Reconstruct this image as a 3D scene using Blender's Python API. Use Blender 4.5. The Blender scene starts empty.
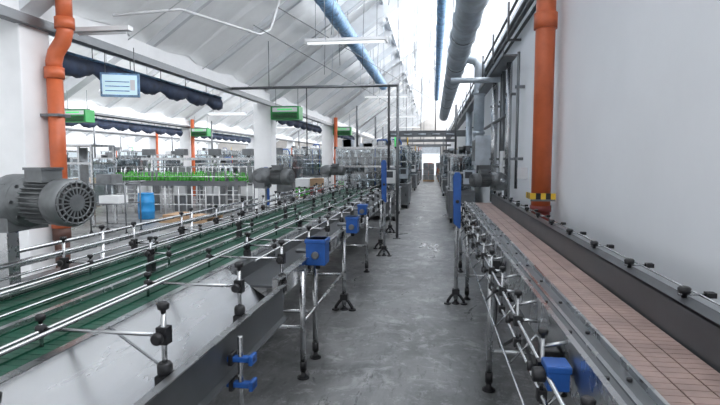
import bpy, bmesh, math, random
from mathutils import Vector, Matrix, Euler
random.seed(7)
scene = bpy.context.scene
scene.view_settings.view_transform = 'Standard'

# ------------------------------------------------------------------ materials
def mat(name, col, rough=0.5, metal=0.0, var=0.12, scale=6.0, bump=0.0, spec=0.5, col2=None, stretch=(1,1,1), rvar=0.1, bscale=None):
    m = bpy.data.materials.new(name); m.use_nodes = True
    nt = m.node_tree; N = nt.nodes; L = nt.links
    b = N['Principled BSDF']
    tc = N.new('ShaderNodeTexCoord'); mp = N.new('ShaderNodeMapping')
    mp.inputs['Scale'].default_value = stretch
    L.new(tc.outputs['Object'], mp.inputs['Vector'])
    nz = N.new('ShaderNodeTexNoise'); nz.inputs['Scale'].default_value = scale
    nz.inputs['Detail'].default_value = 6; nz.inputs['Roughness'].default_value = 0.6
    L.new(mp.outputs['Vector'], nz.inputs['Vector'])
    cr = N.new('ShaderNodeValToRGB')
    c2 = col2 if col2 else tuple(min(1, c*(1+var)) for c in col)
    c1 = tuple(c*(1-var) for c in col)
    cr.color_ramp.elements[0].position = 0.3; cr.color_ramp.elements[1].position = 0.7
    cr.color_ramp.elements[0].color = (*c1, 1); cr.color_ramp.elements[1].color = (*c2, 1)
    L.new(nz.outputs['Fac'], cr.inputs['Fac']); L.new(cr.outputs['Color'], b.inputs['Base Color'])
    mr = N.new('ShaderNodeMapRange')
    mr.inputs['To Min'].default_value = max(0.03, rough-rvar); mr.inputs['To Max'].default_value = min(1, rough+rvar)
    L.new(nz.outputs['Fac'], mr.inputs['Value']); L.new(mr.outputs['Result'], b.inputs['Roughness'])
    b.inputs['Metallic'].default_value = metal
    b.inputs['Specular IOR Level'].default_value = spec
    if bump > 0:
        bp = N.new('ShaderNodeBump'); bp.inputs['Strength'].default_value = bump
        n2 = N.new('ShaderNodeTexNoise'); n2.inputs['Scale'].default_value = bscale or scale*4
        n2.inputs['Detail'].default_value = 4
        L.new(mp.outputs['Vector'], n2.inputs['Vector'])
        L.new(n2.outputs['Fac'], bp.inputs['Height']); L.new(bp.outputs['Normal'], b.inputs['Normal'])
    return m

def emit(name, col, s):
    m = bpy.data.materials.new(name); m.use_nodes = True
    b = m.node_tree.nodes['Principled BSDF']
    b.inputs['Base Color'].default_value = (*col, 1)
    b.inputs['Emission Color'].default_value = (*col, 1)
    b.inputs['Emission Strength'].default_value = s
    return m

def clear(name, tint=(0.9, 0.95, 0.97), fac=0.15):
    m = bpy.data.materials.new(name); m.use_nodes = True
    nt = m.node_tree; N = nt.nodes; L = nt.links
    for n in list(N): N.remove(n)
    o = N.new('ShaderNodeOutputMaterial'); mx = N.new('ShaderNodeMixShader'); mx.inputs[0].default_value = fac
    t = N.new('ShaderNodeBsdfTransparent'); t.inputs[0].default_value = (*tint, 1)
    g = N.new('ShaderNodeBsdfGlossy'); g.inputs['Roughness'].default_value = 0.08
    L.new(t.outputs[0], mx.inputs[1]); L.new(g.outputs[0], mx.inputs[2]); L.new(mx.outputs[0], o.inputs[0])
    return m

M_wall = mat('white_wall_paint', (0.79, 0.81, 0.84), 0.6, var=0.03, scale=1.3, bump=0.08, bscale=30)
M_far = mat('far_wall_paint', (0.5, 0.48, 0.46), 0.7, var=0.25, scale=.7)
M_ceil = mat('white_roof_paint', (0.88, 0.89, 0.89), 0.7, var=0.10, scale=0.9, bump=0.1)
M_raft = mat('rafter_paint', (0.62, 0.64, 0.66), 0.7, var=0.15, scale=1.5)
M_col = mat('column_paint', (0.84, 0.85, 0.86), 0.6, var=0.04, scale=3)
M_ss = mat('stainless_steel', (0.52, 0.53, 0.54), 0.27, 1.0, var=0.06, scale=5, rvar=.05)
M_tray = mat('brushed_steel_tray', (0.27, 0.275, 0.28), 0.26, 1.0, var=0.10, scale=1.6, stretch=(5, .8, 5), bump=.06, bscale=1.5, rvar=.08)
M_rod = mat('steel_rod', (0.46, 0.47, 0.48), 0.26, 1.0, var=0.06, scale=5, rvar=.05)
M_ssd = mat('dull_steel', (0.19, 0.20, 0.21), 0.42, 0.9, var=0.15, scale=4)
M_dk = mat('dark_grey_guard', (0.07, 0.075, 0.082), 0.4, 0.3, var=0.2, scale=4)
M_blk = mat('black_plastic', (0.010, 0.010, 0.012), 0.45, var=0.3, scale=20)
M_blue = mat('blue_plastic', (0.012, 0.085, 0.33), 0.4, var=0.2, scale=12)
M_org = mat('orange_pvc', (0.56, 0.13, 0.05), 0.38, var=0.18, scale=4)
M_rust = mat('rusty_brown_pipe', (0.09, 0.04, 0.03), 0.6, var=0.4, scale=8, bump=0.3)
M_duct = mat('galvanised_duct', (0.50, 0.55, 0.60), 0.38, 0.5, var=0.22, scale=4)
M_mach = mat('machine_grey', (0.20, 0.21, 0.22), 0.45, 0.5, var=0.35, scale=3)
M_fab = mat('blue_fabric_duct', (0.16, 0.30, 0.48), 0.5, var=0.6, scale=9, bump=0.6, bscale=14)
M_navy = mat('navy_tarpaulin', (0.03, 0.045, 0.085), 0.7, var=0.55, scale=5, bump=0.7, bscale=12)
M_grn = mat('green_belt_plastic', (0.012, 0.068, 0.042), 0.42, var=0.3, scale=5, spec=.35)
M_belt = mat('dusty_slats', (0.33, 0.235, 0.21), 0.5, var=0.28, scale=7)
M_mot = mat('grey_motor_enamel', (0.15, 0.16, 0.165), 0.42, 0.35, var=0.2, scale=14)
M_yel = mat('yellow_paint', (0.7, 0.45, 0.03), 0.5)
M_redd = mat('dark_red_paint', (0.20, 0.035, 0.03), 0.5)
M_bot = mat('green_bottle', (0.07, 0.32, 0.05), 0.2, var=0.3, scale=8)
M_wood = mat('pallet_wood', (0.36, 0.24, 0.14), 0.75, var=0.25, scale=8, stretch=(1, 6, 6))
M_card = mat('cardboard', (0.36, 0.24, 0.15), 0.8)
M_white = mat('white_plastic', (0.7, 0.71, 0.72), 0.4, var=0.04)
M_grnbox = mat('green_enamel', (0.03, 0.28, 0.07), 0.4)
M_tube = emit('fluorescent_tube', (0.95, 0.98, 1.0), 0.8)
M_scr = emit('display_screen', (0.6, 0.8, 0.88), 0.3)
M_ind = emit('green_indicator', (0.1, 0.7, 0.2), 0.4)
M_glass = clear('machine_guard_glass', (.86, .9, .92), .1)
M_pane = clear('window_pane', (0.97, 0.98, 1.0), 0.04)

def floor_mat():
    m = bpy.data.materials.new('worn_concrete'); m.use_nodes = True
    nt = m.node_tree; N = nt.nodes; L = nt.links; b = N['Principled BSDF']
    tc = N.new('ShaderNodeTexCoord')
    def noise(scale, det, rg, stretch=(1,1,1), dist=0):
        mp = N.new('ShaderNodeMapping'); mp.inputs['Scale'].default_value = stretch; L.new(tc.outputs['Object'], mp.inputs['Vector'])
        n = N.new('ShaderNodeTexNoise'); n.inputs['Scale'].default_value = scale; n.inputs['Detail'].default_value = det
        n.inputs['Roughness'].default_value = rg; n.inputs['Distortion'].default_value = dist
        L.new(mp.outputs['Vector'], n.inputs['Vector']); return n.outputs['Fac']
    def ramp(src, p0, c0, p1, c1):
        r = N.new('ShaderNodeValToRGB'); e = r.color_ramp.elements
        e[0].position = p0; e[0].color = (*c0, 1); e[1].position = p1; e[1].color = (*c1, 1); L.new(src, r.inputs['Fac']); return r.outputs['Color']
    def mix(f, a, c, k):
        x = N.new('ShaderNodeMixRGB'); ml = N.new('ShaderNodeMath'); ml.operation = 'MULTIPLY'; ml.inputs[1].default_value = k
        L.new(f, ml.inputs[0]); L.new(ml.outputs[0], x.inputs['Fac']); L.new(a, x.inputs['Color1']); x.inputs['Color2'].default_value = (*c, 1); return x.outputs['Color']
    n1 = noise(1.2, 10, .7, dist=.5); n2 = noise(6, 10, .8); n3 = noise(1.5, 8, .7, (1, .4, 1), .8); n4 = noise(16, 6, .7, (1, .22, 1)); n5 = noise(2.6, 9, .75, dist=1.2)
    c = ramp(n1, .38, (.085, .088, .09), .62, (.20, .204, .207))
    c = mix(ramp(n3, .49, (0,0,0), .60, (1,1,1)), c, (.28, .285, .29), .55)
    c = mix(ramp(n5, .53, (0,0,0), .62, (1,1,1)), c, (.42, .425, .43), .45)
    c = mix(ramp(n2, .54, (0,0,0), .64, (1,1,1)), c, (.50, .51, .52), .42)
    c = mix(ramp(n4, .56, (0,0,0), .66, (1,1,1)), c, (.045, .045, .047), .5)
    L.new(c, b.inputs['Base Color'])
    mr = N.new('ShaderNodeMapRange'); mr.inputs['From Min'].default_value = .35; mr.inputs['From Max'].default_value = .65
    mr.inputs['To Min'].default_value = 0.24; mr.inputs['To Max'].default_value = 0.55
    L.new(n3, mr.inputs['Value']); L.new(mr.outputs['Result'], b.inputs['Roughness'])
    b.inputs['Specular IOR Level'].default_value = .42
    bp = N.new('ShaderNodeBump'); bp.inputs['Strength'].default_value = 0.1
    L.new(n2, bp.inputs['Height']); L.new(bp.outputs['Normal'], b.inputs['Normal'])
    return m
M_floor = floor_mat()

# ------------------------------------------------------------------ mesh builder
class MB:
    def __init__(s): s.bm = bmesh.new(); s.mats = []
    def mi(s, m):
        if m not in s.mats: s.mats.append(m)
        return s.mats.index(m)
    def face(s, vs, m, smooth=False):
        try: f = s.bm.faces.new(vs)
        except ValueError: return
        f.material_index = s.mi(m); f.smooth = smooth
    def box(s, c, d, m, rot=None):
        c = Vector(c); R = rot.to_matrix() if isinstance(rot, Euler) else (rot or Matrix.Identity(3))
        v = []
        for i in (-.5, .5):
            for j in (-.5, .5):
                for k in (-.5, .5):
                    v.append(s.bm.verts.new(c + R @ Vector((i*d[0], j*d[1], k*d[2]))))
        for q in ((0,1,3,2),(4,6,7,5),(0,4,5,1),(2,3,7,6),(0,2,6,4),(1,5,7,3)):
            s.face([v[a] for a in q], m)
    def b2(s, x0, x1, y0, y1, z0, z1, m):
        s.box(((x0+x1)/2, (y0+y1)/2, (z0+z1)/2), (abs(x1-x0), abs(y1-y0), abs(z1-z0)), m)
    def lathe(s, prof, p0, ax, m, n=16):
        p0 = Vector(p0); ax = Vector(ax).normalized()
        t = Vector((0, 0, 1)) if abs(ax.z) < .9 else Vector((1, 0, 0))
        u = ax.cross(t).normalized(); w = ax.cross(u)
        rings = []
        for (d, r) in prof:
            rings.append([s.bm.verts.new(p0 + ax*d + (u*math.cos(2*math.pi*i/n) + w*math.sin(2*math.pi*i/n))*max(r, 1e-4)) for i in range(n)])
        for a, b in zip(rings, rings[1:]):
            for i in range(n):
                s.face([a[i], a[(i+1) % n], b[(i+1) % n], b[i]], m, True)
        s.face(rings[0][::-1], m); s.face(rings[-1], m)
    def cyl(s, p0, p1, r, m, r2=None, n=12):
        p0 = Vector(p0); p1 = Vector(p1)
        s.lathe([(0, r), ((p1-p0).length, r if r2 is None else r2)], p0, p1-p0, m, n)
    def sweep(s, pts, r, m, n=8):
        pts = [Vector(p) for p in pts]; rings = []
        t0 = (pts[1]-pts[0]).normalized()
        u = t0.orthogonal().normalized()
        for i, p in enumerate(pts):
            a = (pts[i]-pts[i-1]).normalized() if i else t0
            b = (pts[i+1]-pts[i]).normalized() if i < len(pts)-1 else a
            t = (a+b).normalized()
            u = (u - t*u.dot(t)).normalized(); w = t.cross(u)
            k = 1/max(.5, math.sqrt((1+a.dot(b))/2))
            rings.append([s.bm.verts.new(p + (u*math.cos(2*math.pi*j/n)+w*math.sin(2*math.pi*j/n))*r*(k if 0 < i < len(pts)-1 else 1)) for j in range(n)])
        for a, b in zip(rings, rings[1:]):
            for i in range(n): s.face([a[i], a[(i+1) % n], b[(i+1) % n], b[i]], m, True)
        s.face(rings[0][::-1], m); s.face(rings[-1], m)
    def prism(s, prof, y0, y1, m):
        a = [s.bm.verts.new((x, y0, z)) for x, z in prof]; b = [s.bm.verts.new((x, y1, z)) for x, z in prof]
        n = len(prof)
        for i in range(n): s.face([a[i], a[(i+1) % n], b[(i+1) % n], b[i]], m)
        s.face(a[::-1], m); s.face(b, m)
    def sheet(s, p, q, t, y0, y1, m):
        s.prism([p, q, (q[0], q[1]-t), (p[0], p[1]-t)], y0, y1, m)
    def xf(s, M): bmesh.ops.transform(s.bm, matrix=M, verts=s.bm.verts)
    def done(s, name, parent=None, bevel=0):
        bmesh.ops.recalc_face_normals(s.bm, faces=s.bm.faces)
        me = bpy.data.meshes.new(name); s.bm.to_mesh(me); s.bm.free()
        for m in s.mats: me.materials.append(m)
        o = bpy.data.objects.new(name, me); scene.collection.objects.link(o)
        if parent: o.parent = parent
        if bevel:
            bv = o.modifiers.new('bevel', 'BEVEL'); bv.width = bevel; bv.segments = 2; bv.limit_method = 'ANGLE'
        return o
def empty(name):
    e = bpy.data.objects.new(name, None); scene.collection.objects.link(e); return e

Y0, Y1 = -3.0, 56.0
WX = 1.25
COLS = [5.2, 13.7, 22.3, 31.0, 39.6, 48.2]
TEETH = [(-4.5, 1.25), (-11.0, -4.6), (-17.5, -11.1), (-24.0, -17.6)]
ZV, ZR = 3.35, 7.6
zr = lambda X: ZV+(ZR-ZV)*(X+4.5)/5.75
# ------------------------------------------------------------------ room
b = MB(); b.b2(-24.2, WX+.2, Y0, Y1+.2, -.12, 0, M_floor); b.done('floor')
b = MB(); b.b2(WX, WX+.2, Y0, Y1, 0, 3.9, M_wall); b.done('wall_right')
b = MB()   # back wall with a loading door opening
b.b2(-24.2, -1.5, Y1, Y1+.2, 0, ZR+.3, M_far); b.b2(.7, WX+.2, Y1, Y1+.2, 0, ZR+.3, M_far); b.b2(-1.5, .7, Y1, Y1+.2, 3.0, ZR+.3, M_far)
b.done('wall_back')
b = MB(); b.b2(-1.6, -1.5, Y1-.06, Y1, 0, 3.1, M_ssd); b.b2(.7, .8, Y1-.06, Y1, 0, 3.1, M_ssd); b.b2(-1.6, .8, Y1-.06, Y1, 3.0, 3.15, M_ssd)
for i in range(6): b.b2(-1.5, .7, Y1+.02, Y1+.05, 2.3+i*.12, 2.41+i*.12, M_duct)
b.done('door_1')
b = MB(); b.b2(-24.2, -24, Y0, Y1, 0, 1.2, M_wall); b.b2(-24.2, -24, Y0, Y1, 2.8, ZV, M_wall)
for y in [Y0+i*4.2 for i in range(15)]: b.b2(-24.2, -24, y-.3, y+.3, 1.2, 2.8, M_wall)
b.done('wall_left')
b = MB()
for xa, xb in TEETH:
    y = Y0; P = 2.15
    while y < Y1:     # pleated roof bays: shallow folded plates between ribs
        y2 = min(y+P, Y1); ym = (y+y2)/2
        for (ya, da, yb, db) in ((y, .0, ym+.45, .42), (ym+.45, .42, y2, 0)):
            v = [b.bm.verts.new(p) for p in ((xa, ya, ZV-.0+da*.4), (xb, ya, ZR+da), (xb, yb, ZR+db), (xa, yb, ZV+db*.4))]
            v2 = [b.bm.verts.new(p) for p in ((xa, ya, ZV+.5), (xb, ya, ZR+.5), (xb, yb, ZR+.5), (xa, yb, ZV+.5))]
            b.face(v, M_ceil); b.face(v2, M_ceil)
            for i in range(4): b.face([v[i], v[(i+1) % 4], v2[(i+1) % 4], v2[i]], M_ceil)
        b.prism([(xa, ZV+.02), (xb, ZR+.02), (xb, ZR-.36), (xa, ZV-.1)], y-.045, y+.045, M_raft)
        y += P
    for cy in COLS:
        b.prism([(xa, ZV+.02), (xb, ZR+.02), (xb, ZR-.55), (xa, ZV-.3)], cy-.14, cy+.14, M_raft)
    t = .55; x = xa+(xb-xa)*t; z = ZV+(ZR-ZV)*t
    b.b2(x-.04, x+.04, Y0, Y1, z-.14, z+.03, M_raft)
b.done('ceiling')
for k, (x, z0) in enumerate([(WX+.06, 3.9), (-4.55, 3.75), (-11.05, 3.75), (-17.55, 3.75)]):
    b = MB()
    for z in (z0+.03, (z0+ZR)/2, ZR-.03): b.b2(x-.04, x+.04, Y0, Y1, z-.04, z+.04, M_raft)
    y = Y0
    while y < Y1: b.b2(x-.03, x+.03, y, y+.05, z0, ZR, M_raft); y += 1.43
    b.b2(x-.004, x+.004, Y0, Y1, z0, ZR, M_pane)
    b.done('window_%d' % (k+1))
for xv in (-4.5, -11.0, -17.5):
    b = MB(); b.b2(xv-.17, xv+.17, Y0, Y1, 3.12, 3.36, M_col)
    b.b2(xv-.16, xv-.02, Y0, Y1, 3.3, 3.76, M_col)
    b.b2(xv+.18, xv+.30, Y0, Y1, 3.02, 3.05, M_ssd); b.b2(xv+.29, xv+.30, Y0, Y1, 3.02, 3.12, M_ssd); b.b2(xv+.175, xv+.185, Y0, Y1, 3.02, 3.12, M_ssd)
    for c in (.205, .235, .262): b.cyl((xv+c, Y0, 3.065), (xv+c, Y1, 3.065), .013, M_blk, n=6)
    b.done('roof_beam')
for xv in (-4.52, -11.0, -17.5):
    for cy in COLS:
        b = MB(); b.b2(xv-.25, xv+.24, cy-.22, cy+.22, 0, 3.12, M_col); b.b2(xv-.27, xv+.25, cy-.24, cy+.24, 0, .12, M_dk)
        b.done('column', bevel=.015)

# ------------------------------------------------------------------ orange pipes
b = MB()
px, py = -4.16, 5.32; r = .083
b.cyl((px, py, .8), (px, py, 2.62), r, M_org, n=20)
b.sweep([(px, py, 2.6), (px, py, 2.68), (px+.03, py, 2.78), (px+.12, py, 2.90), (px+.15, py, 3.0), (px+.15, py, 3.06)], r, M_org, 20)
b.cyl((px, py, 2.5), (px, py, 2.62), r+.018, M_org, n=20); b.cyl((px, py, .84), (px, py, .96), r+.018, M_org, n=20)
b.cyl((px+.15, py, 3.03), (px+.15, py, 3.15), r+.018, M_org, n=20)
b.cyl((px+.15, py, 3.1), (px+.15, py, 3.55), r, M_org, n=20)
b.cyl((px, py, 0), (px, py, .85), r-.006, M_rust, n=20); b.cyl((px, py, .7), (px, py, .84), r+.012, M_rust, n=20)
b.cyl((px, py, 0.0), (px, py, .06), .13, M_rust, n=20)
b.b2(px-.12, px+.1, py-.1, py+.1, 2.08, 2.11, M_ssd)
b.done('orange_drain_pipe')
for (x, y) in ((-10.6, 22.0), (-17.1, 30.6), (-4.12, 21.9)):
    b = MB(); b.cyl((x, y, 0), (x, y, 3.4), .08, M_org, n=14); b.cyl((x, y, 1.6), (x, y, 1.75), .1, M_org, n=14); b.done('orange_drain_pipe')
b = MB(); px, py = 1.09, 5.5; r = .095
b.cyl((px, py, 1.12), (px, py, 4.6), r, M_org, n=24); b.cyl((px, py, 2.9), (px, py, 3.05), r+.018, M_org, n=24)
b.cyl((px, py, 0), (px, py, 1.14), .092, M_redd, n=24); b.cyl((px, py, 1.08), (px, py, 1.14), .105, M_redd, n=24)
for i in range(5):
    b.b2(px-.12+i*.048, px-.12+(i+1)*.048, py-.125, py-.11, 1.21, 1.27, M_yel if i % 2 == 0 else M_blk)
    b.b2(px-.125, px-.11, py-.12+i*.048, py-.12+(i+1)*.048, 1.21, 1.27, M_yel if i % 2 == 0 else M_blk)
b.b2(px-.12, px+.12, py-.12, py-.11, 1.19, 1.21, M_ssd)
b.done('orange_riser_pipe')

# ------------------------------------------------------------------ ducts and services
b = MB()
prof = []; y = 0; R0 = .225
while y < 25:
    prof += [(y, R0), (y+1.15, R0), (y+1.16, R0+.02), (y+1.2, R0+.02), (y+1.21, R0)]; y += 1.22
b.lathe(prof, (.53, 3.0, 3.95), (0, 1, 0), M_duct, 24)
for y in range(4, 28, 3):
    b.b2(.51, .55, y-.02, y+.02, 4.16, 6.5, M_ssd); b.cyl((.53, y-.02, 3.95), (.53, y+.02, 3.95), R0+.012, M_ssd, n=24)
b.sweep([(.72, 12.4, 3.95), (.95, 12.4, 3.9), (1.03, 12.4, 3.75), (1.03, 12.4, 3.4), (1.03, 12.4, 1.9)], .12, M_duct, 16)
for z in (2.2, 3.1): b.cyl((1.03, 12.4, z), (1.03, 12.4, z+.06), .145, M_duct, n=16)
b.cyl((.3, 9.8, 3.05), (1.22, 9.8, 3.05), .05, M_duct, n=12)
b.done('ventilation_duct')
def fabric(bb, x, z, r, y0, y1):
    prof = []; y = 0
    while y < y1-y0:
        prof += [(y, r*random.uniform(.86, 1.02)), (y+.22, r*random.uniform(.97, 1.08))]; y += .45
    bb.lathe(prof, (x, y0, z), (0, 1, 0), M_fab, 16)
    y = y0+.5
    while y < y1: bb.cyl((x, y, z+r*.7), (x, y, zr(x)-.02), .006, M_ssd, n=5); y += 1.5
b = MB(); fabric(b, -2.05, 4.6, .17, 4.5, 21.2); b.done('fabric_air_duct')
b = MB(); fabric(b, .14, 4.7, .11, 5, 27); b.done('fabric_air_duct')
b = MB()
for x, z, r in ((1.18, 3.68, .035), (1.17, 3.55, .03), (1.19, 3.42, .022), (1.12, 3.8, .02)):
    b.cyl((x, -2, z), (x, 45, z), r, M_ssd if r > .025 else M_dk, n=10)
for y in range(0, 45, 2):
    b.b2(1.05, WX, y, y+.04, 3.34, 3.37, M_dk); b.b2(1.05, 1.08, y, y+.04, 3.34, 3.9, M_dk)
b.b2(1.0, 1.2, 8.0, 40, 3.12, 3.15, M_ssd); b.b2(1.0, 1.01, 8.0, 40, 3.12, 3.22, M_ssd)
b.done('service_pipes')
b = MB()
for x, y, r, m, z0 in ((1.17, 9.2, .035, M_ssd, 1.2), (1.18, 9.5, .03, M_dk, 1.2), (1.15, 10.3, .06, M_ss, .8), (1.16, 14.0, .05, M_ssd, 2), (1.1, 16.8, .1, M_duct, 0), (1.16, 7.6, .02, M_ssd, 1.2), (1.15, 8.4, .045, M_rod, .9)):
    b.cyl((x, y, z0), (x, y, 3.1), r, m, n=12)
    for z in (1.6, 2.6): b.b2(x-r-.02, WX, y-.02, y+.02, z, z+.04, M_ssd)
b.b2(1.1, WX, 8.7, 9.0, 1.3, 1.75, M_white); b.b2(1.13, WX, 7.2, 7.3, 1.35, 1.5, M_white)
b.cyl((1.15, 8.4, 1.5), (1.15, 10.3, 1.5), .035, M_rod, n=10); b.cyl((1.13, 8.4, 2.3), (1.13, 12, 2.3), .03, M_ssd, n=10)
b.done('wall_conduit')
b = MB(); b.b2(.85, WX, 10.9, 11.9, 1.5, 2.1, M_duct); b.b2(.845, .85, 11.0, 11.8, 1.58, 2.02, M_ssd)
b.b2(.95, WX, 11.0, 11.05, 1.35, 1.5, M_ssd); b.b2(.95, WX, 11.75, 11.8, 1.35, 1.5, M_ssd); b.done('wall_cabinet', bevel=.01)

b = MB()
b.b2(-1.8, WX, 20.9, 21.1, 2.55, 2.75, M_ssd)
b.b2(-1.81, -1.69, 20.94, 21.06, 0, 2.55, M_ssd)
b.b2(-1.8, WX, 20.85, 21.15, 2.53, 2.56, M_ssd); b.b2(-1.8, WX, 20.85, 21.15, 2.74, 2.77, M_ssd)
for i in range(5): b.cyl((-1.7+i*.55, 20.84, 2.62), (-1.4+i*.55, 20.84, 2.62), .03, M_duct, n=8)
b.done('steel_gantry')
b = MB()
b.cyl((-4.33, 10.6, 3.1), (-.72, 10.6, 3.1), .03, M_ssd, n=10)
b.cyl((-.72, 10.6, 0), (-.72, 10.6, 3.13), .03, M_ssd, n=10); b.cyl((-.9, 10.6, 1.4), (-.9, 10.6, 3.1), .025, M_dk, n=10)
b.cyl((-.9, 10.6, 1.42), (-.72, 10.6, 1.42), .02, M_ssd); b.b2(-.8, -.64, 10.52, 10.68, 0, .015, M_ssd)
b.cyl((-2.6, 10.6, 3.1), (-2.6, 10.6, 1.7), .012, M_blk, n=6); b.cyl((-3.4, 10.6, 3.1), (-3.4, 10.6, 4.05), .008, M_ssd, n=6)
b.done('pipe_frame')

def lamp(x0, x1, y, z, ztop):
    b = MB(); b.b2(x0, x1, y-.06, y+.06, z, z+.05, M_white); b.prism([(x0+.02, z), (x1-.02, z), (x1-.02, z-.01), (x0+.02, z-.01)], y-.1, y+.1, M_white)
    for d in (-.04, .04): b.cyl((x0+.05, y+d, z-.03), (x1-.05, y+d, z-.03), .014, M_tube, n=8)
    for x in (x0, x1-.03): b.b2(x, x+.03, y-.08, y+.08, z-.05, z+.05, M_white)
    for x in (x0+.2, x1-.2): b.cyl((x, y, z+.05), (x, y, ztop(x)), .005, M_ssd, n=5)
    b.done('fluorescent_lamp')
for y in (9.7, 18.1, 26.5, 35): lamp(-2.4, -.85, y, 3.8, lambda X: zr(X)-.03)
for y in (12.5, 19, 27, 35): lamp(-8.5, -7.0, y, 3.35, lambda X: ZV+(ZR-ZV)*(X+11)/6.4-.03)
b = MB(); b.b2(-4.2, -3.45, 5.62, 5.72, 3.08, 3.13, M_white); b.cyl((-4.1, 5.67, 3.06), (-3.5, 5.67, 3.06), .016, M_white, n=8); b.cyl((-4.26, 5.44, 3.1), (-4.15, 5.67, 3.1), .012, M_ssd); b.done('strip_lamp')

b = MB()
for i in range(44):
    x = random.uniform(-2.6, .05); y = random.uniform(7.5, 24); z = random.uniform(3.4, 4.6)
    b.cyl((x, y, z), (x+random.uniform(-.1, .1), y, zr(x)), .006, M_duct if i % 2 else M_ssd, n=4)
b.cyl((-2.4, 8, 3.95), (-.2, 20, 3.95), .008, M_ssd, n=5); b.cyl((-2.8, 8, 3.7), (-1.2, 24, 3.7), .008, M_ssd, n=5)
for i in range(4):
    y = 7+i*2.4; b.cyl((-4.3, y, 3.3), (.1, y+.4, 6.3), .009, M_white, n=5)
b.done('suspension_wires')
b = MB(); b.sweep([(-4.2, 6.5, 3.5), (-3.6, 7.2, 3.75), (-2.9, 8.6, 3.7), (-2.75, 8.7, 3.8), (-2.6, 8.75, 4.3)], .02, M_white, 8); b.done('compressed_air_pipe')

def tarp(x, y0, y1, zt, h):
    b = MB(); n = int((y1-y0)/.08); fr = []; k = 8
    for i in range(n+1):
        y = y0+(y1-y0)*i/n
        sw = abs(math.sin((y-y0)*math.pi/.9))       # lobes between the ties
        hh = h*(.55+.5*sw**.6)+.012*math.sin(i*1.9); rr = .055+.045*sw
        fr.append([(x+rr*math.sin(a)+.01*math.sin(i*1.1+a*3), y, zt-hh/2+hh/2*math.cos(a)) for a in [2*math.pi*j/k for j in range(k)]])
    R = [[b.bm.verts.new(p) for p in f] for f in fr]
    for a, c in zip(R, R[1:]):
        for i in range(k): b.face([a[i], a[(i+1) % k], c[(i+1) % k], c[i]], M_navy, True)
    b.face(R[0], M_navy); b.face(R[-1], M_navy)
    b.cyl((x, y0-.1, zt+.01), (x, y1+.1, zt+.01), .022, M_fab, n=8)
    y = y0
    while y < y1: b.cyl((x, y, zt), (x, y, 3.12), .006, M_blk, n=5); y += .9
    b.done('rolled_tarpaulin')
tarp(-4.62, 5.75, 10.9, 2.95, .27)
tarp(-4.62, 14.3, 21, 2.95, .25)
tarp(-11.05, 14.2, 21.8, 2.95, .3); tarp(-11.05, 22.8, 30.5, 2.95, .3); tarp(-4.6, 23, 30, 2.95, .25)

b = MB()
Rz = Euler((0, 0, math.radians(22)))
def loc(p): return Vector((-4.16, 6.55, 2.6)) + Rz.to_matrix() @ Vector(p)
b.box(loc((0, 0, 0)), (.48, .07, .31), M_fab, Rz); b.box(loc((0, -.037, .0)), (.43, .01, .26), M_scr, Rz)
for z in (-.08, -.02, .04): b.box(loc((-.03, -.044, z)), (.3, .004, .012), M_fab, Rz)
b.box(loc((.16, -.044, 0)), (.06, .004, .14), M_white, Rz)
for x in (-.18, .18): b.cyl(loc((x, 0, .15)), loc((x, 0, .5)), .006, M_ssd, n=6)
b.done('electronic_display_board')
for x, y in ((-3.85, 13.5), (-9.9, 13.5), (-3.85, 22.1), (-10.2, 22)):
    b = MB(); b.b2(x-.38, x+.38, y-.2, y+.2, 2.66, 3.0, M_grnbox); b.b2(x-.33, x+.33, y-.21, y-.2, 2.86, 2.97, M_white)
    for i in range(4): b.b2(x-.33, x+.33, y-.225, y-.2, 2.69+i*.035, 2.705+i*.035, M_blk)
    b.b2(x-.2, x+.2, y-.216, y-.2, 2.9, 2.94, M_ind)
    for d in (-.3, .3): b.cyl((x+d, y, 3.0), (x+d, y, ZV+.2), .008, M_ssd, n=5)
    b.b2(x-.42, x+.38, y-.02, y+.02, 3.0, 3.03, M_ssd)
    b.done('green_air_unit')

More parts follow.
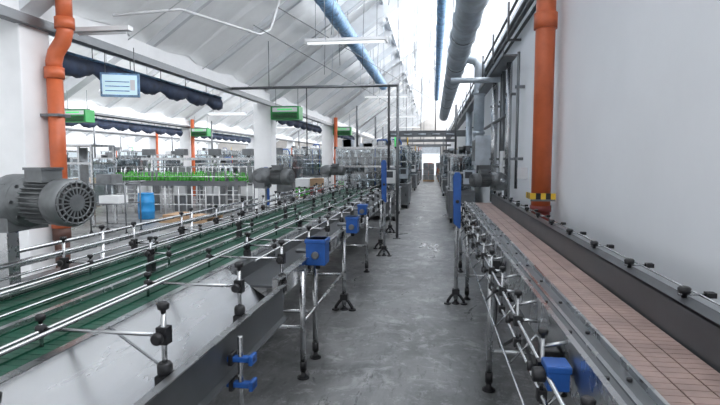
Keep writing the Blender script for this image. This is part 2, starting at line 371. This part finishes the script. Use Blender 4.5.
# ------------------------------------------------------------------ gear motors
def gear_motor(name, pos, yaw, s=1.0, stand=None):
    b = MB(); X = Vector((1, 0, 0))
    b.lathe([(-.30, .05), (-.29, .10), (-.2, .13), (-.08, .13), (-.06, .09)], (0, 0, 0), X, M_mot, 24)
    b.box((-.18, 0, -.03), (.17, .2, .23), M_mot)
    b.lathe([(-.09, .12), (-.06, .12), (-.055, .095), (-.02, .09)], (0, 0, 0), X, M_mot, 24)
    for i in range(8):
        a = i*math.pi/4; b.cyl((-.1, .105*math.cos(a), .105*math.sin(a)), (-.05, .105*math.cos(a), .105*math.sin(a)), .009, M_ssd, n=6)
    b.cyl((-.03, 0, 0), (.17, 0, 0), .088, M_mot, n=24)
    for i in range(28):
        a = i*2*math.pi/28; R = Matrix.Rotation(a, 3, 'X')
        b.box(R @ Vector((.07, 0, .096)), (.17, .005, .026), M_mot, R)
    b.lathe([(.15, .1), (.165, .112), (.25, .112), (.268, .10), (.272, .035)], (0, 0, 0), X, M_mot, 28)
    b.lathe([(.268, .1), (.2725, .1), (.273, .03)], (0, 0, 0), X, M_blk, 28)
    for r in (.04, .075, .1):
        b.lathe([(.272, r), (.278, r), (.278, r-.008), (.272, r-.008)], (0, 0, 0), X, M_mot, 24)
    for i in range(20):
        a = i*math.pi/10; R = Matrix.Rotation(a, 3, 'X'); b.box(R @ Vector((.276, 0, .068)), (.006, .006, .07), M_mot, R)
    b.cyl((.27, 0, 0), (.28, 0, 0), .034, M_mot, n=16)
    b.box((.07, -.02, .125), (.13, .1, .06), M_mot); b.box((.07, -.02, .158), (.14, .11, .012), M_ssd)
    b.cyl((.0, -.02, .12), (-.05, -.02, .12), .014, M_blk, n=8)
    b.cyl((-.17, 0, 0), (-.17, .19, 0), .03, M_ss, n=12); b.cyl((-.17, -.13, 0), (-.17, -.1, 0), .05, M_ssd, n=14)
    b.xf(Matrix.Translation(pos) @ Matrix.Rotation(yaw, 4, 'Z') @ Matrix.Scale(s, 4))
    if stand:
        x, y = stand; z = pos[2]-.13*s
        b.b2(x-.09, x+.09, y-.07, y+.07, z-.03, z, M_ssd); b.b2(x-.05, x+.05, y-.04, y+.04, .02, z-.03, M_ss)
        b.b2(x-.1, x+.1, y-.08, y+.08, 0, .02, M_blk)
    return b.done(name)
gp = Vector((-2.01, 2.42, 1.39)); ya = math.radians(-18)
off = Matrix.Rotation(ya, 3, 'Z') @ Vector((-.17, 0, 0))
gear_motor('gear_motor', gp, ya, 1.06, (gp.x+off.x-.1, gp.y+off.y))
gear_motor('gear_motor', (-2.1, 6.7, 1.38), math.radians(-12), .95, (-2.27, 6.73))
gear_motor('gear_motor', (-2.3, 11.9, 1.36), math.radians(-12), 1, (-2.47, 11.93))
gear_motor('gear_motor', (.82, 8.05, 1.30), math.radians(200), .95, (.98, 8.1))

# ------------------------------------------------------------------ shared conveyor parts
def leg(b, x, y, h, kind=0):
    b.cyl((x, y, .05), (x, y, h), .021, M_ss, n=14)
    b.cyl((x, y, 0), (x, y, .012), .045, M_blk, n=16); b.lathe([(.012, .04), (.03, .018), (.07, .018)], (x, y, 0), (0, 0, 1), M_blk, 12)
    b.cyl((x, y, .06), (x, y, .13), .026, M_blk if kind == 0 else M_ssd, n=12)
    if kind:
        for d in (-1, 1):
            b.sweep([(x, y, .13), (x+d*.05, y-.01, .09), (x+d*.085, y-.02, .04), (x+d*.09, y-.02, .012)], .017, M_blk, 8)
            b.cyl((x+d*.09, y-.02, 0), (x+d*.09, y-.02, .016), .04, M_blk, n=12)
        b.b2(x-.04, x+.04, y-.035, y+.035, .11, .17, M_blk)
def knob(b, p, ax, s=1.0):
    b.lathe([(0, .008*s), (.012*s, .009*s), (.014*s, .018*s), (.03*s, .02*s), (.036*s, .014*s)], p, ax, M_blk, 10)
def bracket(b, x, y, z0, z1, xr, zr_, s=1.0):
    b.box((x, y, z0), (.04*s, .06*s, .06*s), M_blk); b.cyl((x, y, z0), (x, y, z1), .009*s, M_rod, n=8)
    b.lathe([(0, .02*s), (.01, .024*s), (.04, .024*s), (.05, .018*s)], (x, y, z0+.03), (0, 0, 1), M_blk, 12)
    knob(b, (x, y, z1), (0, 0, 1), s)
    b.box((x, y, zr_), (.036*s, .036*s, .055*s), M_blk); knob(b, (x, y-.018*s, zr_), (0, -1, 0), s)
    b.cyl((x, y, zr_), (xr, y, zr_), .007*s, M_rod, n=8)
    b.lathe([(0, .012*s), (.006, .018*s), (.03, .018*s), (.036, .012*s)], (xr, y, zr_-.02), (0, 0, 1), M_blk, 10)
    knob(b, (xr, y, zr_+.02), (0, 0, 1), .85*s); b.cyl((xr, y, zr_-.07), (xr, y, zr_+.02), .007, M_rod, n=6)

# ------------------------------------------------------------------ left line
P = empty('bottle_conveyor')
CY0, CY1 = -.4, 12.6
b = MB(); y = CY0
while y < CY1:
    for x0, x1 in ((-2.1, -1.74), (-1.7, -1.34)):
        b.b2(x0, x1, y, y+.046, .875, .9, M_grn)
    y += .05
for x in (-2.1, -1.98, -1.86, -1.74, -1.7, -1.58, -1.46, -1.34): b.b2(x-.004, x+.004, CY0, CY1, .895, .907, M_grn)
b.done('green_belt', P)
b = MB()
for x0, x1 in ((-2.16, -2.115), (-1.735, -1.705), (-1.335, -1.295)):
    b.b2(x0, x1, CY0, CY1, .74, .925, M_ss)
b.b2(-2.16, -1.3, CY0, CY1, .70, .72, M_ssd)
T0, T1 = -.4, 3.1
b.sheet((-1.30, .925), (-1.0, .72), .004, T0, T1, M_tray); b.sheet((-1.0, .72), (-.93, .78), .004, T0, T1, M_tray)
for y in (.7, 1.9): b.sheet((-1.30, .928), (-1.0, .723), .004, y, y+.012, M_ssd)
b.b2(-.93, -.922, T0, T1, .62, .83, M_ssd); b.b2(-.93, -.895, T0, T1, .826, .832, M_ss); b.b2(-.93, -.885, T0, T1, .62, .626, M_ssd)
b.prism([(-1.3, .925), (-1.0, .72), (-.93, .78), (-.93, .66), (-1.3, .66)], T1-.004, T1, M_ssd)
b.b2(-1.29, -1.24, T1, CY1, .76, .9, M_ssd); b.b2(-.99, -.955, T1, CY1, .72, .86, M_ss); b.b2(-1.24, -.99, T1, CY1, .80, .815, M_dk)
b.b2(-.99, -.93, T1, CY1, .855, .862, M_ss)
y = CY0+.3
while y < CY1: b.b2(-2.16, -.96, y, y+.04, .66, .70, M_ssd); y += 1.1
b.done('frame', P)
b = MB()
for y, k in ((.9, 0), (3.62, 0), (4.02, 0), (5.4, 1), (7.3, 0), (9.3, 1), (11.4, 1)):
    leg(b, -.93, y, .8, k); leg(b, -2.13, y, .8, k); b.cyl((-.93, y, .38), (-2.13, y, .38), .015, M_ss, n=8)
b.cyl((-.93, 3.62, .42), (-.93, 5.4, .42), .012, M_ss, n=8)
b.done('legs', P)
b = MB()
for x, z, r in ((-2.2, 1.05, .011), (-2.2, .985, .008), (-2.02, .99, .007), (-1.76, 1.05, .008), (-1.68, .985, .006), (-1.45, .96, .008), (-1.28, 1.02, .008), (-1.1, .97, .007)):
    y0 = CY0 if x < -1.2 else T1
    b.cyl((x, y0, z), (x, CY1, z), r, M_rod, n=8)
b.b2(-2.215, -2.205, CY0, CY1, 1.035, 1.065, M_ss)
b.done('guide_rails', P)
b = MB(); y = .98; i = 0
while y < 12:
    bracket(b, -.958, y, .79, 1.05, -1.45, .97, 1.15 if y < 4 else 1.0)
    bracket(b, -2.19, y+.35, .9, 1.11, -2.02, .99, 1.0)
    if i % 2 == 0: bracket(b, -1.72, y+.5, .94, 1.1, -1.6, 1.03, .9)
    elif y > 3: bracket(b, -1.3, y+.3, .94, 1.06, -1.1, 1.0, .9)
    y += .74; i += 1
b.done('rail_clamps', P)
def bluebox(b, x, y, z, w=.15, d=.16, h=.2):
    b.b2(x-w/2, x+w/2, y-d/2, y+d/2, z-h/2, z+h/2, M_blue); b.b2(x-w/2-.008, x+w/2+.008, y-d/2-.008, y+d/2+.008, z+h/2-.03, z+h/2, M_blue)
    b.cyl((x, y-d/2-.02, z-.02), (x, y-d/2, z-.02), .03, M_ssd, n=12)
    b.cyl((x, y, z-h/2-.04), (x, y, z-h/2), .02, M_blk, n=10); b.cyl((x-w/2-.1, y, z), (x-w/2, y, z), .02, M_ssd, n=8)
b = MB()
bluebox(b, -.88, 3.9, .90); bluebox(b, -.83, 5.35, .93, .12, .14, .17); bluebox(b, -.88, 6.5, .98, .11, .12, .13)
for z in (.56, .68): b.b2(-.93, -.8, 2.2, 2.24, z, z+.025, M_blue); b.b2(-.915, -.895, 2.19, 2.26, z-.015, z+.04, M_blk); b.b2(-.82, -.80, 2.19, 2.26, z-.01, z+.035, M_blue)
b.cyl((-.865, 2.22, .3), (-.865, 2.22, .8), .014, M_ss, n=8)
b.done('drive_boxes', P, bevel=.006)
b = MB()
for z in (.93, 1.02): b.cyl((-2.62, .5, z), (-2.62, 12, z), .014, M_ss, n=8)
for i in range(8):
    y = .7+i*1.55; b.cyl((-2.62, y, .02), (-2.62, y, 1.04), .018, M_ss, n=8); b.cyl((-2.62, y, 0), (-2.62, y, .02), .04, M_blk, n=10); knob(b, (-2.62, y, 1.04), (0, 0, 1), 1.2)
b.b2(-2.7, -2.55, .5, 12, .8, .82, M_ssd)
b.done('guard_rail')

def stand(x, y, z0, z1):
    b = MB(); leg(b, x, y, z1-.1, 1)
    b.prism([(x-.04, z0+.06), (x+.03, z0), (x+.04, z0+.02), (x+.04, z1-.04), (x+.02, z1), (x-.03, z1), (x-.05, z1-.05)], y-.06, y-.02, M_blue)
    b.b2(x-.03, x+.03, y-.02, y+.03, z0+.1, z0+.18, M_blk); b.b2(x-.03, x+.03, y-.02, y+.03, z1-.2, z1-.12, M_blk)
    b.cyl((x, y-.075, z0+.3), (x, y-.05, z0+.3), .02, M_blk, n=10)
    b.done('sensor_stand', bevel=.005)
stand(.265, 5.8, .85, 1.47); stand(-.80, 8.6, .9, 1.6); stand(-2.42, 7.4, .9, 1.5)

# ------------------------------------------------------------------ right line: slat conveyor
P = empty('slat_conveyor')
A0, A1 = -.3, 7.7
b = MB(); y = A0
while y < A1:
    for x0, x1 in ((.585, .66), (.665, .742), (.747, .828)): b.b2(x0, x1, y, y+.037, .965, .985, M_belt)
    y += .04
b.done('slat_belt', P)
b = MB()
b.prism([(.47, .985), (.57, .985), (.575, .96), (.575, .9), (.47, .85)], A0, A1, M_ssd)
b.b2(.455, .475, A0, A1, .83, 1.005, M_ss); b.b2(.568, .58, A0, A1, .95, 1.005, M_ss); b.b2(.51, .525, A0, A1, .985, .992, M_rod)
b.b2(.5, .83, A0, A1, .92, .935, M_blk)
b.b2(.838, .85, A0, A1, .90, 1.115, M_dk); b.b2(.838, .905, A0, A1, 1.108, 1.118, M_dk); b.b2(.86, .9, A0, A1, .80, .93, M_ssd)
b.b2(.455, .9, A1-.01, A1, .8, .98, M_ssd)
y = A0+.2
while y < A1: b.b2(.46, .9, y, y+.04, .80, .83, M_ssd); b.cyl((.49, y, .985), (.49, y, .993), .008, M_blk, n=8); b.cyl((.55, y, .985), (.55, y, .993), .008, M_blk, n=8); y += .4
b.done('frame', P)
b = MB()
for y, k in ((1.35, 0), (3.6, 0), (6.0, 0), (7.5, 0)):
    leg(b, .40, y, .93, k); leg(b, .88, y, .85, k); b.cyl((.40, y, .28), (.88, y, .28), .014, M_ss, n=8)
    b.box((.43, y, .89), (.08, .05, .06), M_blk)
b.done('legs', P)
b = MB()
for x, z, r in ((.375, .9, .008), (.375, .80, .008), (.34, .70, .006)): b.cyl((x, A0, z), (x, A1, z), r, M_rod, n=8)
b.cyl((.93, A0, 1.13), (.93, A1, 1.13), .004, M_rod, n=6)
y = .75
while y < A1:
    b.cyl((.34, y, .7), (.46, y, .84), .006, M_rod, n=6)
    b.cyl((.375, y, .9), (.46, y, .9), .008, M_rod, n=8); b.box((.375, y, .9), (.035, .04, .045), M_blk); knob(b, (.355, y, .9), (-1, 0, 0), .9)
    b.cyl((.375, y, .77), (.375, y, 1.0), .007, M_rod, n=8); knob(b, (.375, y, 1.0), (0, 0, 1), .9); b.box((.375, y, .8), (.032, .032, .036), M_blk)
    b.cyl((.375, y, .97), (.46, y, .99), .007, M_rod, n=6)
    knob(b, (.88, y+.15, 1.118), (0, 0, 1), 1.1); b.cyl((.86, y+.15, 1.13), (.96, y+.15, 1.13), .005, M_rod, n=6); b.box((.965, y+.15, 1.13), (.03, .03, .018), M_blk)
    y += .52
b.done('guide_rails', P)
b = MB()
b.sweep([(.4, 2.4, .8), (.37, 2.8, .6), (.40, 3.3, .55), (.44, 3.6, .7)], .008, M_blk, 8)
b.sweep([(.42, .8, .8), (.40, 1.6, .68), (.42, 2.4, .78)], .008, M_blk, 8)
b.done('hoses', P)
b = MB(); b.b2(.37, .44, 1.68, 1.76, .86, .94, M_blue); b.b2(.365, .445, 1.675, 1.765, .92, .945, M_blue); b.cyl((.37, 1.72, .9), (.33, 1.72, .9), .026, M_blk, n=12)
b.b2(.39, .45, 1.86, 1.95, .84, .93, M_blk); b.cyl((.42, 1.76, .89), (.42, 1.9, .89), .02, M_ssd, n=10)
b.done('sensor_block', P, bevel=.005)

# ------------------------------------------------------------------ background machines
def machine(name, x0, x1, y0, y1, h, seed, body=None):
    rnd = random.Random(seed); b = MB(); body = body or M_ss
    w = x1-x0; d = y1-y0
    for x in (x0+.06, x1-.06):
        for y in (y0+.06, y1-.06):
            b.cyl((x, y, 0), (x, y, .14), .03, M_blk, n=8); b.b2(x-.03, x+.03, y-.03, y+.03, .12, h, M_ss)
    b.b2(x0, x1, y0, y1, .14, .78, body); b.b2(x0-.02, x1+.02, y0-.02, y1+.02, .78, .82, M_ssd)
    k = max(1, int(w/.6))
    for i in range(k):
        a = x0+w*i/k; b.b2(a+.03, a+w/k-.03, y0-.012, y0, .2, .72, M_ssd); b.b2(a+w/k-.1, a+w/k-.07, y0-.03, y0-.01, .42, .5, M_blk)
    for z in (h, h*.75):
        b.b2(x0, x1, y0, y0+.05, z-.05, z, M_ss); b.b2(x0, x1, y1-.05, y1, z-.05, z, M_ss)
        b.b2(x0, x0+.05, y0, y1, z-.05, z, M_ss); b.b2(x1-.05, x1, y0, y1, z-.05, z, M_ss)
    b.b2(x0+.05, x1-.05, y0+.02, y0+.025, .85, h-.06, M_glass); b.b2(x1-.025, x1-.02, y0+.05, y1-.05, .85, h-.06, M_glass)
    b.b2(x0+.1, x1-.1, y0+d*.55, y0+d*.8, .82, h*.86, rnd.choice([M_mach, M_ssd, M_mach]))
    for i in range(7):
        x = x0+w*(.1+.125*i); r = rnd.uniform(.03, .07); t = min(h-.85, h-.9)
        b.lathe([(0, r*1.6), (.05, r*1.6), (.06, r), (t-.12, r), (t-.1, r*1.5), (t, r*1.5)], (x, y0+d*rnd.uniform(.15, .5), .82), (0, 0, 1), rnd.choice([M_ss, M_ssd, M_mach, M_blk]), 12)
        x += .03; b.cyl((x, y0+.08, rnd.uniform(.9, 1.2)), (x, y0+.08, h+rnd.uniform(-.3, .2)), .018, M_rod, n=6)
    for f in (.55, .65, .85): b.cyl((x0+.05, y0+d*.1, h*f), (x1-.05, y0+d*.1, h*f), .035, rnd.choice([M_ssd, M_ss, M_blk]), n=10)
    for i in range(4):
        x = x0+w*rnd.uniform(.05, .75); b.b2(x, x+rnd.uniform(.15, .35), y0+.1, y0+.45, h, h+rnd.uniform(.06, .25), rnd.choice([M_ssd, M_mach, M_duct, M_white]))
    # pipework and a hose loom rising from the frame
    b.cyl((x0+w*.3, y0+d*.4, h), (x0+w*.3, y0+d*.4, 3.1), .03, M_ssd, n=8)
    xx = x0+w*.62; b.sweep([(xx, y0+d*.3, .9), (xx, y0+d*.3, h+.1), (xx+.08, y0+d*.3, h+.2), (xx+.3, y0+d*.3, h+.2), (xx+.36, y0+d*.3, h+.1), (xx+.36, y0+d*.3, 1.0)], .022, rnd.choice([M_ss, M_blk, M_blue]), 6)
    b.b2(x1-.3, x1-.02, y0-.14, y0-.02, 1.0, 1.35, rnd.choice([M_white, M_mach, M_duct])); b.b2(x1-.26, x1-.08, y0-.145, y0-.14, 1.15, 1.31, M_dk)
    b.cyl((x1-.04, y0+.04, h), (x1-.04, y0+.04, h+.25), .02, rnd.choice([M_org, M_ind, M_yel]), n=8)
    b.done(name)
machine('filling_machine', -2.6, -.95, 13.6, 15.6, 1.95, 1)
machine('capping_machine', -2.5, -.8, 17.2, 19.2, 2.1, 2, M_mach)
machine('labelling_machine', -2.8, -1.0, 22.6, 25, 2.0, 3)
machine('packing_machine', -2.6, -.9, 27.5, 30, 2.1, 4, M_mach)
machine('packing_machine', -3.0, -.9, 34, 37, 2.2, 5)
machine('palletising_machine', -3.3, -.95, 42, 46, 2.4, 6, M_mach)
machine('packing_machine', -6.6, -5.0, 18.2, 19.8, 1.8, 7, M_mach)
machine('inspection_machine', -8.9, -7.4, 18.6, 20, 1.5, 8, M_mach)
machine('packing_machine', -13.8, -11.8, 18.2, 20, 1.7, 9, M_mach)
machine('packing_machine', -16.8, -14.8, 19.2, 21, 2.0, 19)
machine('packing_machine', -7.6, -5.2, 25.5, 27.5, 2.2, 10)
machine('packing_machine', -10.4, -8.4, 27, 29, 2.0, 11, M_mach)
machine('packing_machine', -14.6, -12.4, 25.5, 28, 1.9, 12, M_mach)
machine('packing_machine', -8.4, -5.4, 36, 38, 2.3, 13)
machine('packing_machine', -14, -11.6, 36, 38, 2.2, 14, M_mach)
machine('packing_machine', -20.6, -18.4, 30, 33, 2.2, 15, M_mach)
machine('packing_machine', -19, -16, 40, 43, 2.4, 20, M_mach)
machine('drying_machine', .4, 1.05, 13.4, 16, 1.75, 16, M_mach)
machine('drying_machine', .4, 1.05, 23.5, 27, 1.9, 17)
machine('drying_machine', .4, 1.1, 32, 36, 1.9, 18, M_mach)

b = MB(); x, y = -7.25, 8.3
b.lathe([(0, .1), (.5, .5), (.9, .55), (.94, .57), (1.0, .3)], (x, y, 1.6), (0, 0, 1), M_duct, 24)
for dx in (-.45, .45):
    for dy in (-.45, .45): b.b2(x+dx-.03, x+dx+.03, y+dy-.03, y+dy+.03, 0, 2.1, M_ss)
b.b2(x-.5, x+.5, y-.5, y+.5, .7, 1.2, M_ss); b.cyl((x, y, 1.2), (x, y, 1.7), .1, M_ss)
b.done('feed_hopper')

def bottle_table(BX0, BX1, BY):
    b = MB(); b.b2(BX0, BX1, BY-.28, BY+.28, .9, .95, M_ss); b.b2(BX0, BX1, BY-.3, BY-.27, .85, 1.0, M_ssd); b.b2(BX0, BX1, BY+.27, BY+.3, .85, 1.0, M_ssd)
    x = BX0+.1
    while x < BX1:
        for y in (BY-.25, BY+.25): b.cyl((x, y, 0), (x, y, .9), .024, M_white, n=8); b.cyl((x, y, 1.0), (x, y, 1.4), .01, M_ss, n=6)
        b.cyl((x, BY-.25, .3), (x, BY+.25, .3), .012, M_ss, n=6); x += .42
    for z in (.3, .6): b.cyl((BX0+.1, BY-.25, z), (BX1-.1, BY-.25, z), .014, M_white, n=6)
    for z in (1.12, 1.4): b.cyl((BX0, BY-.25, z), (BX1, BY-.25, z), .01, M_ss, n=6)
    b.done('accumulation_table')
    b = MB(); x = BX0+.1
    while x < BX1-.05:
        for y in (BY-.18, BY-.06, BY+.08):
            if random.random() < .85:
                b.lathe([(0, .04), (.15, .042), (.19, .027), (.22, .015), (.27, .014), (.28, .017), (.29, .015)], (x+random.uniform(-.015, .015), y, .951), (0, 0, 1), M_bot, 8)
        x += .115 if random.random() < .85 else .3
    b.done('green_bottles')
bottle_table(-9.6, -5.3, 14.6); bottle_table(-10.4, -5.6, 16.6)
b = MB()
for i in range(4):
    x = -9.2+i*1.1
    b.b2(x, x+.5, 15.3, 15.7, 0, 1.25+.15*(i % 2), M_mach); b.b2(x+.05, x+.45, 15.285, 15.3, .5, .9, M_white); b.cyl((x+.25, 15.5, 1.25), (x+.25, 15.5, 1.8), .05, M_ss); b.b2(x+.1, x+.4, 15.35, 15.65, 1.75, 1.95, M_ssd)
b.b2(-9.2, -5.4, 15.45, 15.55, 1.6, 1.68, M_ss)
b.done('bottle_rinser')
# bottle crates on pallets by the left lines
for (x, y) in ((-11.9, 16.2), (-4.0, 17.0), (-4.1, 25)):
    b = MB(); b.b2(x-.5, x+.5, y-.4, y+.4, 0, .12, M_wood)
    for k in range(3):
        for i in range(2):
            b.b2(x-.48+i*.49, x-.01+i*.49, y-.38, y+.38, .12+k*.3, .40+k*.3, (M_bot, M_redd, M_card)[k] if i else (M_card, M_bot, M_white)[k])
    b.done('crate_stack', bevel=.008)
b = MB(); b.lathe([(0, .19), (.02, .21), (.2, .215), (.22, .225), (.24, .215), (.44, .215), (.46, .225), (.48, .215), (.64, .21), (.68, .2), (.69, .21), (.71, .21), (.712, .18), (.7, .17)], (-7.75, 13.2, 0), (0, 0, 1), mat('barrel_blue', (.02, .22, .5), .4), 24); b.done('blue_barrel')
b = MB()
for i in range(7): b.b2(-6.95+i*.19, -6.83+i*.19, 12.4, 13.5, .1, .125, M_wood)
for i in range(3): b.b2(-6.95, -5.69, 12.4+i*.5, 12.5+i*.5, 0, .1, M_wood)
b.b2(-6.9, -6.3, 12.5, 13.3, .125, .2, M_card); b.b2(-6.2, -5.8, 12.5, 13.2, .125, .17, M_card)
b.done('wooden_pallet')
b = MB(); tx, ty = -6.75, 10.3
for dx in (-.4, .4):
    for dy in (-.28, .28):
        b.cyl((tx+dx, ty+dy, .1), (tx+dx, ty+dy, 1.15), .016, M_ssd, n=8)
        b.cyl((tx+dx-.015, ty+dy, .05), (tx+dx+.015, ty+dy, .05), .05, M_blk, n=12)
for z in (.2, .68, 1.1):
    for dy in (-.28, .28): b.cyl((tx-.4, ty+dy, z), (tx+.4, ty+dy, z), .012, M_ssd, n=6)
    for i in range(9): b.cyl((tx-.4+i*.1, ty-.28, z), (tx-.4+i*.1, ty+.28, z), .006, M_ssd, n=5)
b.sweep([(tx+.4, ty-.28, 1.1), (tx+.52, ty-.28, 1.15), (tx+.52, ty+.28, 1.15), (tx+.4, ty+.28, 1.1)], .012, M_ssd, 6)
b.b2(tx-.3, tx+.05, ty-.2, ty+.2, 1.115, 1.3, M_mach); b.b2(tx-.25, tx+.2, ty-.2, ty+.15, .69, .85, M_white)
b.done('wire_shelf_trolley')
b = MB()
b.b2(-8.9, -7.9, 11.2, 12.1, .6, 1.5, M_glass); b.b2(-8.9, -7.9, 11.2, 12.1, 1.5, 1.55, M_ss); b.b2(-8.9, -7.9, 11.2, 12.1, .5, .6, M_ss)
for x in (-8.88, -7.92):
    for y in (11.22, 12.08): b.b2(x-.025, x+.025, y-.025, y+.025, 0, 1.95, M_ss)
b.b2(-8.8, -8.0, 11.3, 12.0, .6, 1.0, M_mach); b.b2(-8.9, -7.9, 11.2, 12.1, 1.93, 1.97, M_ss)
b.cyl((-8.4, 11.6, 1.0), (-8.4, 11.6, 1.9), .1, M_mach)
b.done('plastic_guard_cabinet')

for (x, y, m) in ((-.9, 50, M_org), (.25, 52, M_duct), (.3, 44, M_redd), (-.75, 39.5, M_mach), (.35, 39, M_card)):
    b = MB()
    for i in range(3):
        for j in range(2): b.b2(x+j*.42, x+j*.42+.4, y, y+.6, .12+i*.42, .52+i*.42, m if (i+j) % 2 else M_mach)
    b.b2(x, x+.84, y-.05, y+.65, 0, .12, M_wood); b.done('crate_stack', bevel=.01)
# far pipe bridges over the aisle
for y in (29, 38):
    b = MB(); b.b2(-1.9, WX, y, y+.15, 2.6, 2.75, M_ssd); b.b2(-1.9, -1.8, y, y+.12, 2.1, 3.0, M_ssd)
    b.b2(-3.4, -1.9, y+.02, y+.12, 2.6, 2.7, M_ssd); b.b2(-3.4, -3.3, y, y+.12, 0, 2.7, M_ssd)
    for i in range(3): b.cyl((-1.5+i*.8, y+.07, 2.75), (-1.5+i*.8, y+.07, zr(-1.5+i*.8)-.1), .02, M_ssd, n=6)
    b.done('pipe_bridge')

# ------------------------------------------------------------------ light
w = bpy.data.worlds.new('overcast_sky'); scene.world = w; w.use_nodes = True
bg = w.node_tree.nodes['Background']; bg.inputs[0].default_value = (.93, .96, 1, 1); bg.inputs[1].default_value = 1.3
def area(name, x, z, h, power, tilt=0):
    l = bpy.data.lights.new(name, 'AREA'); l.shape = 'RECTANGLE'; l.size = h; l.size_y = Y1-Y0; l.energy = power; l.color = (1, .99, .975)
    o = bpy.data.objects.new(name, l); scene.collection.objects.link(o); o.location = (x, (Y0+Y1)/2, z)
    o.rotation_euler = (0, math.radians(90+tilt), 0)
    return o
area('skylight_right', 1.7, 5.8, 3.4, 3600)
area('skylight_bay_2', -4.42, 5.9, 3.0, 4300)
area('skylight_bay_3', -10.9, 5.9, 3.0, 4300)
area('skylight_bay_4', -17.4, 5.9, 3.0, 4300)

# ------------------------------------------------------------------ camera
cam = bpy.data.cameras.new('cam'); cam.lens = 26; cam.sensor_width = 36; cam.clip_end = 200
co = bpy.data.objects.new('camera', cam); scene.collection.objects.link(co)
co.location = (0, 0, 1.6); co.rotation_euler = (math.radians(90-4.65), 0, math.radians(8.0))
scene.camera = co
